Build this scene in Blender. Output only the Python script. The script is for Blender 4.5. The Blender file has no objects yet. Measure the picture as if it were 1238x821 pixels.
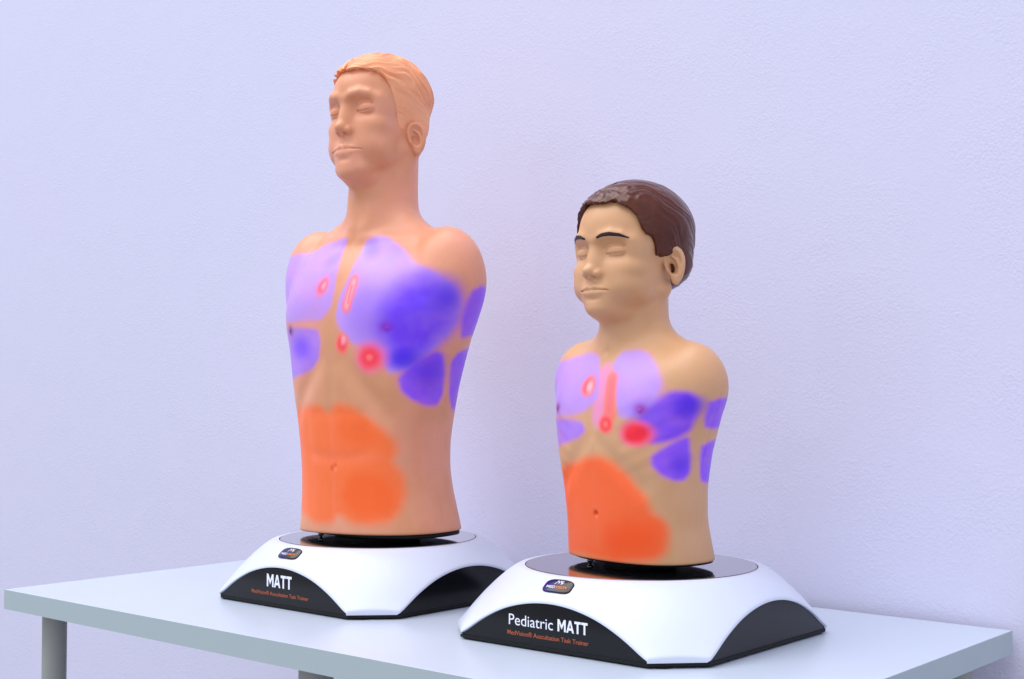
import bpy, math, random
import numpy as np
from mathutils import Vector, Matrix
from mathutils.bvhtree import BVHTree

# ------------------------------------------------------------------ basics
scene = bpy.context.scene
COL = scene.collection
U = 0.01                      # everything below is written in centimetres
F32 = np.float32

def link(o, parent=None):
    COL.objects.link(o)
    if parent is not None:
        o.parent = parent
    return o

def tag(o, label=None, cat=None, group=None, kind=None):
    if label: o['label'] = label
    if cat: o['category'] = cat
    if group: o['group'] = group
    if kind: o['kind'] = kind
    return o

def mesh_obj(name, verts, faces, mat, parent=None, smooth=True):
    me = bpy.data.meshes.new(name)
    v = np.asarray(verts, dtype=float) * U
    me.from_pydata([tuple(q) for q in v], [], [tuple(int(i) for i in f) for f in faces])
    me.update()
    if mat: me.materials.append(mat)
    if smooth:
        me.polygons.foreach_set('use_smooth', [True] * len(me.polygons))
    o = bpy.data.objects.new(name, me)
    return link(o, parent)

def quads_obj(name, v, q, mat, parent=None):
    me = bpy.data.meshes.new(name)
    me.vertices.add(len(v)); me.vertices.foreach_set('co', (v * U).astype(F32).ravel())
    n = len(q)
    me.loops.add(n * 4); me.polygons.add(n)
    me.loops.foreach_set('vertex_index', q.astype(np.int32).ravel())
    me.polygons.foreach_set('loop_start', np.arange(0, n * 4, 4, dtype=np.int32))
    me.polygons.foreach_set('use_smooth', np.ones(n, dtype=bool))
    me.update(calc_edges=True); me.validate()
    me.materials.append(mat)
    o = bpy.data.objects.new(name, me)
    return link(o, parent)

# ------------------------------------------------------------------ noise
def _hash(i, j, k, seed):
    n = (i * 374761393 + j * 668265263 + k * 1274126177 + seed * 974634777) & 0xffffffff
    n = ((n ^ (n >> 13)) * 1274126177) & 0xffffffff
    return ((n ^ (n >> 16)) & 0xffff).astype(F32) / 65535.0

def vnoise(x, y, z, seed=0):
    xi = np.floor(x).astype(np.int64); yi = np.floor(y).astype(np.int64); zi = np.floor(z).astype(np.int64)
    fx = x - xi; fy = y - yi; fz = z - zi
    fx = fx * fx * (3 - 2 * fx); fy = fy * fy * (3 - 2 * fy); fz = fz * fz * (3 - 2 * fz)
    r = 0
    for a in (0, 1):
        for b in (0, 1):
            for c in (0, 1):
                w = (fx if a else 1 - fx) * (fy if b else 1 - fy) * (fz if c else 1 - fz)
                r = r + w * _hash(xi + a, yi + b, zi + c, seed)
    return r * 2 - 1

# ------------------------------------------------------------------ distance shapes
def ell(x, y, z, c, r):
    a = (x - c[0]) / r[0]; b = (y - c[1]) / r[1]; d = (z - c[2]) / r[2]
    k0 = np.sqrt(a * a + b * b + d * d) + 1e-9
    k1 = np.sqrt((a / r[0]) ** 2 + (b / r[1]) ** 2 + (d / r[2]) ** 2) + 1e-9
    return k0 * (k0 - 1) / k1

def cap(x, y, z, a, b, ra, rb):
    bx, by, bz = b[0] - a[0], b[1] - a[1], b[2] - a[2]
    L = bx * bx + by * by + bz * bz
    h = np.clip(((x - a[0]) * bx + (y - a[1]) * by + (z - a[2]) * bz) / L, 0, 1)
    return np.sqrt((x - a[0] - h * bx) ** 2 + (y - a[1] - h * by) ** 2 + (z - a[2] - h * bz) ** 2) - (ra + (rb - ra) * h)

def chain(x, y, z, pts, rs):
    d = None
    for i in range(len(pts) - 1):
        e = cap(x, y, z, pts[i], pts[i + 1], rs[i], rs[i + 1])
        d = e if d is None else np.minimum(d, e)
    return d

def smin(a, b, k):
    h = np.maximum(k - np.abs(a - b), 0) / k
    return np.minimum(a, b) - h * h * h * k / 6.0

def smax(a, b, k):
    return -smin(-a, -b, k)

def sub(a, b, k):
    return smax(a, -b, k)

def sstep(e0, e1, x):
    t = np.clip((x - e0) / (e1 - e0), 0, 1)
    return t * t * (3 - 2 * t)

def smooth_table(pts):
    zs = np.array([p[0] for p in pts], float); T = np.linspace(zs[0], zs[-1], 400)
    cols = []
    w = np.exp(-0.5 * (np.arange(-25, 26) / 9.0) ** 2); w /= w.sum()
    for k in range(1, len(pts[0])):
        v = np.interp(T, zs, [p[k] for p in pts])
        vp = np.concatenate([2 * v[0] - v[25:0:-1], v, 2 * v[-1] - v[-2:-27:-1]])
        cols.append(np.convolve(vp, w, 'valid'))
    return T, cols

# ------------------------------------------------------------------ iso surface (surface nets)
def isosurface(f, xs, ys, zs, B=6):
    xs, ys, zs = [np.asarray(a, F32) for a in (xs, ys, zs)]
    def padn(a):
        n = int(math.ceil((len(a) - 1) / B)) * B + 1
        ex = a[-1] + (a[-1] - a[-2]) * np.arange(1, n - len(a) + 1)
        return np.concatenate([a, ex]).astype(F32)
    xs, ys, zs = padn(xs), padn(ys), padn(zs)
    cx, cy, cz = xs[::B], ys[::B], zs[::B]
    G = np.meshgrid(cx, cy, cz, indexing='ij')
    C = f(G[0].ravel(), G[1].ravel(), G[2].ravel()).reshape(G[0].shape)
    A = np.full(tuple(s - 1 for s in C.shape), 1e9, F32)
    for a in (0, 1):
        for b in (0, 1):
            for c in (0, 1):
                A = np.minimum(A, np.abs(C[a:C.shape[0] - 1 + a, b:C.shape[1] - 1 + b, c:C.shape[2] - 1 + c]))
    dg = np.sqrt(np.diff(cx)[:, None, None] ** 2 + np.diff(cy)[None, :, None] ** 2 + np.diff(cz)[None, None, :] ** 2)
    act = A < dg * 1.15 + 0.3
    nx, ny, nz = len(xs), len(ys), len(zs)
    F = np.empty((nx, ny, nz), F32)
    rep = np.repeat(np.repeat(np.repeat(C[:-1, :-1, :-1], B, 0), B, 1), B, 2)
    F[:] = 50; F[:-1, :-1, :-1] = np.where(rep > 0, 50, -50); del rep
    M = np.zeros((nx, ny, nz), bool)
    ma = np.repeat(np.repeat(np.repeat(act, B, 0), B, 1), B, 2)
    M[:-1, :-1, :-1] |= ma; M[1:, 1:, 1:] |= ma; M[1:, :-1, :-1] |= ma; M[:-1, 1:, :-1] |= ma
    M[:-1, :-1, 1:] |= ma; M[1:, 1:, :-1] |= ma; M[1:, :-1, 1:] |= ma; M[:-1, 1:, 1:] |= ma
    I = np.nonzero(M); del M, ma
    N = len(I[0]); out = np.empty(N, F32)
    for s in range(0, N, 600000):
        e = min(N, s + 600000)
        out[s:e] = f(xs[I[0][s:e]], ys[I[1][s:e]], zs[I[2][s:e]])
    F[I] = out; del I, out
    S = F < 0
    cnt = np.zeros((nx - 1, ny - 1, nz - 1), np.int8)
    for a in (0, 1):
        for b in (0, 1):
            for c in (0, 1):
                cnt += S[a:nx - 1 + a, b:ny - 1 + b, c:nz - 1 + c]
    mix = (cnt > 0) & (cnt < 8); del cnt
    ci = np.nonzero(mix)
    n = len(ci[0])
    idx = np.full(mix.shape, -1, np.int32); idx[ci] = np.arange(n)
    acc = np.zeros((n, 3)); num = np.zeros(n)
    corners = [(a, b, c) for a in (0, 1) for b in (0, 1) for c in (0, 1)]
    X = (xs, ys, zs)
    for p in corners:
        for ax in range(3):
            if p[ax]: continue
            q = list(p); q[ax] = 1
            fa = F[ci[0] + p[0], ci[1] + p[1], ci[2] + p[2]]; fb = F[ci[0] + q[0], ci[1] + q[1], ci[2] + q[2]]
            m = (fa < 0) != (fb < 0)
            t = np.where(m, fa / np.where(m, fa - fb, 1), 0)
            for k in range(3):
                va = X[k][ci[k] + p[k]]; vb = X[k][ci[k] + q[k]]
                acc[:, k] += np.where(m, va + (vb - va) * t, 0)
            num += m
    V = acc / num[:, None]
    quads = []
    for ax in range(3):
        sl0 = [slice(None)] * 3; sl1 = [slice(None)] * 3
        sl0[ax] = slice(0, -1); sl1[ax] = slice(1, None)
        s0 = S[tuple(sl0)]; s1 = S[tuple(sl1)]
        e = np.nonzero(s0 != s1)
        b, c = (ax + 1) % 3, (ax + 2) % 3
        ok = (e[b] > 0) & (e[c] > 0) & (e[b] < idx.shape[b]) & (e[c] < idx.shape[c])
        e = [k[ok] for k in e]
        def cell(db, dc):
            q = [k for k in e]; q[b] = q[b] + db; q[c] = q[c] + dc
            return idx[q[0], q[1], q[2]]
        Q = np.stack([cell(-1, -1), cell(0, -1), cell(0, 0), cell(-1, 0)], 1)
        flip = ~s0[tuple(e)]
        Q[flip] = Q[flip][:, ::-1]
        quads.append(Q)
    Q = np.concatenate(quads); Q = Q[(Q >= 0).all(1)]
    h = 0.03
    for _ in range(3):                                  # settle the vertices on the true surface
        x, y, z = [V[:, k].astype(F32) for k in range(3)]
        f0 = f(x, y, z)
        g = np.stack([f(x + h, y, z) - f0, f(x, y + h, z) - f0, f(x, y, z + h) - f0], 1) / h
        st = -f0[:, None] * g / np.maximum((g * g).sum(1), 0.05)[:, None]
        L = np.linalg.norm(st, axis=1); st *= np.minimum(1, 0.12 / np.maximum(L, 1e-9))[:, None]
        V = V + st
    return V, Q

# ------------------------------------------------------------------ the head (written at adult size, eyes at z=0)
def ear_sdf(x, y, z, P):
    """x is |lateral|; returns distance of the ear and the depth of its bowl"""
    ex, ey, ez = P['ear']; s = P['ear_s']
    al = math.radians(36)
    dx, dy, dz = (x - ex) / s, (y - ey) / s, (z - ez) / s
    u = -(dx * math.sin(al) + dy * math.cos(al))         # forward
    w = dx * math.cos(al) - dy * math.sin(al)            # outward
    t = math.radians(10)
    v = dz * math.cos(t) + u * math.sin(t); u = u * math.cos(t) - dz * math.sin(t)
    wide = 1.0 + 0.10 * np.clip(v, -3, 3)                # egg: broad on top, narrow at the lobe
    uu = u / wide
    d = ell(uu, w, v, (0, 0, 0.1), (1.62, 0.62, 2.75))
    bowl = ell(uu, w, v, (0.16, 0.70, 0.40), (1.2, 0.98, 2.05))
    d = sub(d, bowl, 0.35)
    anti = chain(uu, w, v, [(-0.25, 0.12, -1.35), (-0.55, 0.16, -0.3), (-0.35, 0.14, 0.7), (0.25, 0.05, 1.35)], [0.22, 0.27, 0.24, 0.14])
    d = smin(d, anti, 0.35)
    concha = ell(uu, w, v, (0.40, 0.15, -0.35), (0.66, 0.85, 1.0))
    d = sub(d, concha, 0.25)
    trag = ell(uu, w, v, (1.2, 0.12, -0.6), (0.42, 0.38, 0.5))
    d = smin(d, trag, 0.35)
    lobe = ell(uu, w, v, (0.45, 0.02, -2.2), (0.75, 0.42, 0.75))
    d = smin(d, lobe, 0.5)
    return d * s

def bowl_sdf(x, y, z, P):
    ex, ey, ez = P['ear']; s = P['ear_s']; al = math.radians(36)
    dx, dy, dz = (x - ex) / s, (y - ey) / s, (z - ez) / s
    u = -(dx * math.sin(al) + dy * math.cos(al)); w = dx * math.cos(al) - dy * math.sin(al)
    return ell(u, w, dz, (0.50, 0.25, -0.30), (0.62, 0.85 - .45 * P['child'], 0.95)) * s

def head_sdf(X, Y, Z, P, bare=False):
    ya = math.radians(P['yaw']); c, s = math.cos(ya), math.sin(ya)
    y0 = Y - P['cy']; z0 = Z - P['E']
    # turned towards +x (its own left)
    x = c * X + s * y0; y = -s * X + c * y0
    x = x / P['sx']; y = y / P['sy']
    zr = z0
    z = np.interp(z0, P['wz'][0], P['wz'][1]).astype(F32)
    ax = np.sqrt(x * x + 0.0025)
    ch = P['child']
    d = ell(x, y, z, (0, 1.0, 3.0), (7.35, 9.0, P['skull']))
    d = smin(d, ell(x, y, z, (0, -2.0, 3.3), (6.1, 6.5, 5.3)), 2.2)
    d = smin(d, ell(x, y, z, (0, 4.0, -1.5), (6.4, 5.0, 5.0)), 3.0)                 # occiput
    d = smin(d, ell(x, y, z, (0, -2.3, -3.2), (6.15 + .15 * ch, 5.7, 6.0)), 2.0)    # mid face
    d = smin(d, ell(x, y, z, (0, -2.7, -7.0), (5.1 - .15 * ch, 5.55, 4.2)), 2.0)      # jaw
    d = smin(d, cap(ax, y, z, (5.1 - .5 * ch, 0.4, -6.2), (2.4 - .6 * ch, -6.3, -9.9), 1.35, 1.3 - .3 * ch), 1.6)
    d = smin(d, ell(x, y, z, (0, -3.9, -11.3 + .5 * ch), (3.4, 3.0, 1.9)), 2.4)             # under the chin
    d = smin(d, ell(x, y, z, (0, -6.75, -10.3 + .2 * ch), (2.3 - .1 * ch, 1.65 + .15 * ch, 1.6)), 1.6)             # chin
    d = smin(d, ell(ax, y, z, (4.4, -4.9, -2.7), (2.0, 2.2, 1.8)), 2.2)             # cheekbone
    d = smin(d, ell(ax, y, z, (3.2, -5.4, -5.6), (2.4, 2.4, 2.7 + .3 * ch)), 2.2)   # cheek
    d = smin(d, ell(ax, y, z, (2.7, -5.9, -3.2), (2.3, 1.95, 2.5)), 1.6)
    d = smin(d, ell(ax, y, z, (4.3 - .2 * ch, -3.9, -6.6 + .6 * ch), (2.1, 2.8, 2.6)), 2.4)
    bz = P['brow']
    axb = np.sqrt(x * x + 0.36)
    d = smin(d, chain(axb, y, z, [(0.5, -8.0, 1.85), (1.8, -8.15, 2.3), (3.2, -7.85, 2.6), (4.5, -7.0, 2.45), (5.4, -5.9, 1.7)], [.6 * bz, .8 * bz, .75 * bz, .6 * bz, .5 * bz]), 1.6)
    d = smin(d, ell(ax, y, z, (5.2, -4.2, 0.6), (1.35, 2.2, 2.6)), 1.6)             # outer rim of the orbit
    xe = ax - P['eyex'] + 3.35
    d = sub(d, ell(xe, y, z, (3.25, -9.1, 0.25), (2.15, 1.42, 1.4)), 1.7)           # eye socket
    d = sub(d, ell(ax, y, z, (1.9, -9.0, 0.6), (0.6, 1.0, 0.8)), 1.1)
    lid = ell(xe, y, z, (3.3, -6.15, 0.12), (2.0, 1.55, 1.32))
    d = smin(d, lid, 0.35)
    # lash line and the fold of the upper lid
    d = sub(d, chain(xe, y, z, [(1.7, -7.0, -0.25), (2.5, -7.46, -0.46), (3.3, -7.58, -0.54), (4.3, -7.38, -0.45), (5.0, -6.9, -0.2)], [.05, .15, .17, .15, .05]), 0.09)
    d = sub(d, chain(xe, y, z, [(1.9, -7.55, 0.55), (2.8, -7.6, 1.15), (3.8, -7.4, 1.2), (4.9, -6.5, 0.75)], [.05, .08, .08, .05]), 0.45)
    # nose
    n = P['nose']
    d = smin(d, ell(x, y, z, (0, -7.2, -2.4), (1.75, 1.7, 3.2)), 1.2)
    d = smin(d, cap(x, y, z, (0, -7.65 + .25 * ch, 1.6), (0, -8.75 + .2 * ch, -2.6), .80, .94 * n), 1.4)
    d = smin(d, ell(x, y, z, (0, -9.15 + .1 * ch, -3.15), (1.05 * n, 1.12, .92)), 0.9)
    d = smin(d, ell(ax, y, z, (1.12, -8.25 + .05 * ch, -3.6), (.76 * n, 1.05, .74)), 0.7)
    d = smin(d, ell(x, y, z, (0, -8.6, -4.25), (.42, .7, .42)), 0.5)
    d = sub(d, ell(ax, y, z, (0.66, -8.8, -4.35), (.30, .48, .34)), 0.3)
    d = sub(d, chain(ax, y, z, [(1.9, -8.4, -3.2), (2.05, -8.2, -3.9), (1.9, -8.3, -4.5)], [.03, .04, .03]), 0.5)
    # mouth
    xm = ax / P['mw']; z = z - P['mz']
    d = smin(d, ell(x, y, z, (0, -6.65, -8.3), (3.0, 1.85, 2.3)), 1.4)
    d = smin(d, ell(x, y, z, (0, -6.9, -6.5), (2.9, 1.75, 2.2)), 1.4)
    d = smin(d, chain(xm, y, z, [(0, -8.38, -6.05), (0.55, -8.45, -5.98), (1.5, -8.1, -6.2), (2.9, -7.1, -6.5)], [.40 + .1 * ch, .43 + .1 * ch, .38 + .05 * ch, .14]), 0.35)
    d = smin(d, chain(xm, y, z, [(0, -8.28, -7.05), (1.2, -8.12, -7.0), (2.7, -7.25, -6.75)], [.56 + .06 * ch, .52 + .06 * ch, .16]), 0.4)
    d = sub(d, chain(xm, y, z, [(0, -8.95, -6.50), (1.2, -8.72, -6.52), (2.3, -8.0, -6.56), (3.1, -7.35, -6.72)], [.11, .11, .12, .05]), 0.2)
    d = sub(d, cap(x, y, z, (0, -9.1, -4.9), (0, -9.0, -5.6), .08, .1), 0.7)
    d = sub(d, ell(x, y, z, (0, -9.0, -8.2), (1.8, .6, .4)), 0.9)
    if bare: return d
    axr = np.abs(x)
    e = ear_sdf(axr, y, zr, P)
    bw = bowl_sdf(axr, y, zr, P)
    return sub(smin(d, e, 0.45), bw, 0.25)

def loft_sdf(x, y, z, T, cols, n=2.5):
    a = np.interp(z, T, cols[0]).astype(F32); b = np.interp(z, T, cols[1]).astype(F32); yc = np.interp(z, T, cols[2]).astype(F32)
    r = (np.abs(x / a) ** n + np.abs((y - yc) / b) ** n + 1e-9) ** (1 / n)
    rad = np.sqrt(x * x + (y - yc) ** 2) + 1e-6
    return rad * (1 - 1 / r) * 0.93

HEAD_A = dict(E=82.9, cy=0.25, yaw=0, eyex=3.35, mw=1.24, mz=-.35, sx=1.0, sy=1.0, child=0, skull=7.25, brow=1.0, nose=1.0,
              ear=(7.65, 1.6, -4.35), ear_s=1.0, wz=(np.array([-30, 30.]), np.array([-30, 30.])))
_w = [(-24, -26.4), (-9.1, -11.5), (-5.4, -6.5), (-4.1, -4.9), (-3.2, -3.6), (0, 0), (2.1, 2.4), (6.4, 6.3), (11, 10.9), (25, 24.9)]
_T = np.linspace(-24, 25, 1200); _v = np.interp(_T, [a for a, b in _w], [b for a, b in _w])
_k = np.exp(-0.5 * (np.arange(-40, 41) / 14.0) ** 2); _k /= _k.sum()
_v2 = _v.copy(); _v2[40:-40] = np.convolve(_v, _k, 'valid')
HEAD_P = dict(E=54.95, cy=-1.1, yaw=2, eyex=2.95, mw=1.12, mz=-.1, sx=0.975, sy=0.985, child=1, skull=7.3, brow=0.72, nose=0.9,
              ear=(7.35, 1.3, -1.75), ear_s=0.98, wz=(_T, _v2))

TA = smooth_table([(6, 15.6, 10.6, 1.2), (11, 15.5, 10.4, 0.8), (14, 15.0, 10.0, 0.55), (18, 14.45, 9.55, 0.0), (22, 14.1, 9.4, -0.45), (27, 14.35, 9.6, -0.65),
                   (31, 15.0, 10.0, -0.6), (36, 15.9, 10.5, -0.5), (41, 17.0, 11.0, 0.0), (46, 18.5, 11.3, 0.4), (51, 19.2, 11.2, 0.8), (56, 18.2, 10.2, 1.4), (60, 13.6, 7.4, 2.0), (63.5, 8.5, 5.4, 1.8), (68, 4, 4, 1.5), (75, 3, 3, 1.5)])
TP = smooth_table([(6, 11.9, 8.2, 0.6), (11, 11.7, 8.05, 0.35), (14, 11.4, 7.85, -0.1), (17, 11.2, 7.7, -0.55), (21.6, 11.5, 7.9, -0.85), (26, 12.25, 8.4, -0.95),
                   (30, 12.9, 8.8, -0.6), (34, 13.2, 8.9, -0.1), (37.5, 12.6, 8.2, 0.2), (40, 10.6, 6.8, 0.3), (42.5, 7.0, 4.8, 0.0), (46, 3.5, 3.5, -0.5), (52, 3, 3, -0.5)])

def adult_sdf(x, y, z):
    d = np.empty(x.shape, F32)
    hi = z > 55
    lo = z < 77
    D = np.full(x.shape, 60, F32)
    if lo.any():
        X, Y, Z = x[lo], y[lo], z[lo]; A = np.sqrt(X * X + 0.01)
        Z = Z + .045 * X * sstep(42, 58, Z)                                             # the near shoulder hangs a little lower
        t = loft_sdf(X, Y, Z, *TA)
        t = smin(t, ell(A, Y, Z, (15.5, 1.2, 55.0), (6.3, 6.2, 8.3)), 5.5)              # shoulder stump
        t = smin(t, ell(A, Y, Z, (15.7, 0.8, 50.0), (4.0, 5.0, 9.0)), 3.0)
        t = smin(t, cap(A, Y, Z, (2.0, 1.6, 65.2), (13.0, 0.6, 58.9), 3.3, 2.9), 3.0)     # trapezius
        t = smin(t, ell(A, Y, Z, (7.6, -4.9, 48.6), (7.4, 5.4, 6.4)), 3.5)              # chest muscle
        t = smin(t, cap(A, Y, Z, (1.8, -4.7, 61.0), (12.5, -1.6, 60.6), .6, .4), 2.4)    # collar bone
        t = sub(t, ell(X, Y, Z, (0, -6.9, 62.4), (1.2, 1.5, 1.5)), 1.6)
        hh = np.clip(((A - 12.2) * 3.2 + (Z - 60.8) * -9.6) / 102.4, 0, 1)
        t = t + .42 * np.exp(-((A - 12.2 - 3.2 * hh) ** 2 + (Z - 60.8 + 9.6 * hh) ** 2) / 3.6) * sstep(0, -3.5, Y)   # groove between chest and shoulder
        t = t + .05 * np.exp(-((Y - .6) / .22) ** 2) * sstep(2, 6, A)                    # mould seam
        t = sub(t, cap(X, Y, Z, (0, -12.3, 56), (0, -12.9, 41), .7, .9), 2.2)             # sternum furrow
        t = sub(t, cap(X, Y, Z, (0, -12.3, 39), (0, -11.3, 15), .6, .6), 2.2)
        t = t + .10 * np.exp(-((Z - 23.6 - .02 * X * X) / 1.1) ** 2) * sstep(9, 5, A) * sstep(0, -5, Y) + .07 * np.exp(-((Z - 31.2) / 1.1) ** 2) * sstep(8, 4, A) * sstep(0, -5, Y)
        t = sub(t, cap(A, Y, Z, (3.2, -12.6, 40), (11.2, -10.0, 31), .6, .6), 4.0)       # arch of the ribs
        t = sub(t, cap(A, Y, Z, (7.6, -11.6, 31), (7.0, -11.2, 16), .6, .6), 3.2)
        t = sub(t, ell(X, Y, Z, (0, -10.35, 22.3), (.42, .8, .5)), 0.6)                  # navel
        t = smin(t, ell(A, Y, Z, (11.7, -9.15, 45.3), (.42, .5, .42)), 0.5)
        D[lo] = t
    if hi.any():
        X, Y, Z = x[hi], y[hi], z[hi]; A = np.sqrt(X * X + 0.01)
        h = head_sdf(X, Y, Z, HEAD_A)
        nk = cap(X, Y, Z, (0, 1.7, 80), (0, 1.15, 62), 5.95, 6.1)
        nk = smin(nk, cap(A, Y, Z, (5.6, 2.8, 77), (1.5, -4.2, 63), 1.5, .6), 2.6)
        nk = smin(nk, ell(X, Y, Z, (0, -3.8, 70.0), (1.2, 1.2, 1.8)), 2.2)
        h = smin(h, nk, 1.8)
        D[hi] = smin(D[hi], h, 2.6)
    D = smax(D, 11.0 + 0.03 * x - z, 0.5)
    return D

def child_sdf(x, y, z):
    hi = z > 34
    lo = z < 56
    D = np.full(x.shape, 60, F32)
    if lo.any():
        X, Y, Z = x[lo], y[lo], z[lo]; A = np.sqrt(X * X + 0.01)
        Z = Z + .03 * X * sstep(30, 40, Z)
        t = loft_sdf(X, Y, Z, *TP)
        t = smin(t, ell(A, Y, Z, (11.0, 0.0, 36.3), (4.7, 4.9, 5.9)), 4.0)
        t = smin(t, ell(A, Y, Z, (10.6, 0.2, 32.0), (2.6, 3.8, 6.3)), 2.4)
        t = smin(t, cap(A, Y, Z, (1.6, 0.0, 43.9), (9.6, 0.0, 39.7), 2.4, 2.3), 2.4)
        t = smin(t, ell(A, Y, Z, (5.4, -4.4, 32.8), (5.0, 3.9, 4.6)), 3.0)
        t = smin(t, cap(A, Y, Z, (1.2, -4.6, 40.3), (9.0, -1.6, 40.6), .55, .5), 1.4)
        t = sub(t, ell(X, Y, Z, (0, -6.0, 41.4), (.8, 1.2, 1.1)), 1.2)
        t = sub(t, cap(X, Y, Z, (0, -9.9, 37), (0, -10.3, 29), .5, .6), 1.6)
        t = sub(t, cap(X, Y, Z, (0, -10.1, 26), (0, -9.2, 12), .4, .4), 1.2)
        t = sub(t, cap(A, Y, Z, (1.8, -10.7, 27.5), (8.2, -8.3, 21.5), .5, .5), 3.0)
        t = sub(t, ell(X, Y, Z, (-.2, -8.5, 17.6), (.32, .6, .4)), 0.5)
        rb = sstep(21, 24, Z) * sstep(35, 32, Z) * sstep(3.5, 6, A) * sstep(5, 0, Y)        # faint ribs
        t = t + .05 * np.exp(-((Y - .4) / .2) ** 2) * sstep(2, 6, A)
        t = t + .02 * rb * np.sin((Z - .38 * A - .3 * Y) * 2.75)
        t = smin(t, ell(A, Y, Z, (8.5, -7.95, 32.4), (.28, .4, .28)), 0.4)
        D[lo] = t
    if hi.any():
        X, Y, Z = x[hi], y[hi], z[hi]; A = np.sqrt(X * X + 0.01)
        h = head_sdf(X, Y, Z, HEAD_P)
        nk = cap(X, Y, Z, (0, -0.6, 52), (0, -0.9, 41.5), 4.9, 5.0)
        nk = smin(nk, cap(A, Y, Z, (4.6, 0.6, 50), (1.1, -4.7, 42), 1.2, .6), 1.4)
        h = smin(h, nk, 1.6)
        D[hi] = smin(D[hi], h, 2.2)
    D = smax(D, 10.9 - z, 0.4)
    return D

# ------------------------------------------------------------------ painted zones (azimuth in degrees round the torso, height in cm)
Z_a = {
    'chest_r': [(-100, 57.7), (-74, 59.4), (-64, 60.7), (-15, 61.4), (-19, 59.4), (-5, 56.0), (-1, 52.3), (-2, 49.2), (-12, 47.2), (-32, 46.9), (-81, 47.0), (-80, 52.1), (-100, 57.3)],
    'chest_l': [(27, 60.4), (43, 61.2), (58, 61.0), (66, 59.1), (69, 56.0), (76, 53.9), (83, 51.8), (87, 49.7), (87, 46.7), (84, 43.9), (78, 42.0), (69, 39.8), (63, 38.5), (53, 37.9), (49, 39.8), (41, 42.0), (22, 43.3), (10, 45.6), (5, 47.4), (8, 50.4), (16, 54.0), (20, 57.6)],
    'chest_l_deep': [(57, 51.8), (70, 54.4), (80, 53.1), (86, 50.1), (87, 46.7), (80, 42.8), (69, 40.2), (57, 39.4), (51, 41.5), (44, 45.4), (48, 48.8)],
    'lat_l': [(69, 39.8), (79, 41.5), (84, 41.1), (88, 38.1), (89, 34.6), (85, 32.7), (76, 32.6), (67, 33.6), (60, 35.1), (58, 37.2)],
    'lat_r': [(-79, 46.1), (-32, 45.8), (-17, 45.3), (-13, 43.5), (-16, 40.8), (-27, 38.6), (-41, 37.8), (-76, 36.4), (-79, 40.1)],
    'side_hi': [(91, 51.5), (97, 52.5), (128, 52.5), (127, 47.8), (126, 45.0), (100, 44.2), (92, 43.7), (89, 46.7), (89, 49.7)],
    'side_lo': [(126, 43.4), (95, 41.6), (92, 39.9), (93, 37.3), (96, 34.2), (102, 31.8), (132, 31.1), (131, 37.3), (134, 40.0)],
    'belly': [(-78, 30.4), (-36, 32.5), (-18, 32.7), (-5, 31.3), (6, 32.8), (22, 32.6), (35, 31.3), (47, 29.2), (57, 26.9), (59, 25.0), (56, 23.5), (63, 21.2), (66, 18.2), (63, 15.6), (56, 13.7), (42, 12.8), (22, 13.0), (3, 14.1), (-7, 12.7), (-28, 12.4), (-46, 13.3), (-80, 15.4), (-79, 21.5), (-76, 26.8)],
    'belly_core1': [(14, 20.2), (30, 21.5), (48, 21.2), (57, 19.3), (59, 16.7), (53, 14.8), (34, 14.1), (16, 15.2), (7, 17.5)],
    'belly_core2': [(5, 30.6), (22, 31.1), (39, 29.6), (47, 27.7), (42, 26.1), (23, 26.4), (7, 27.1)],
}
Q_a = {
    'spot1': (60.2, 40.2), # [13.6, -7.8, 40.2]
    'spot2': (80.1, 50.5), # [18.3, -3.2, 50.5]
    'spot3': (69.9, 49.6), # [16.2, -5.9, 49.6]
    'spot4': (-38.5, 42.3), # [-8.1, -10.2, 42.3]
    'spot5': (38.6, 58.9), # [5.1, -6.4, 58.9]
    'r1': (-17.9, 52.8), # [-3.1, -9.5, 52.8]
    'r2a': (23.2, 53.2), # [4.0, -9.4, 53.2]
    'r2b': (18.1, 49.2), # [3.4, -10.5, 49.2]
    'r3': (13.5, 42.9), # [2.6, -10.8, 42.9]
    'r4': (39.6, 40.5), # [8.4, -10.2, 40.5]
    'nip': (50.2, 45.5), # [11.6, -9.6, 45.5]
    'navel': (-4.4, 22.1), # [-0.8, -9.9, 22.1]
}
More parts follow.
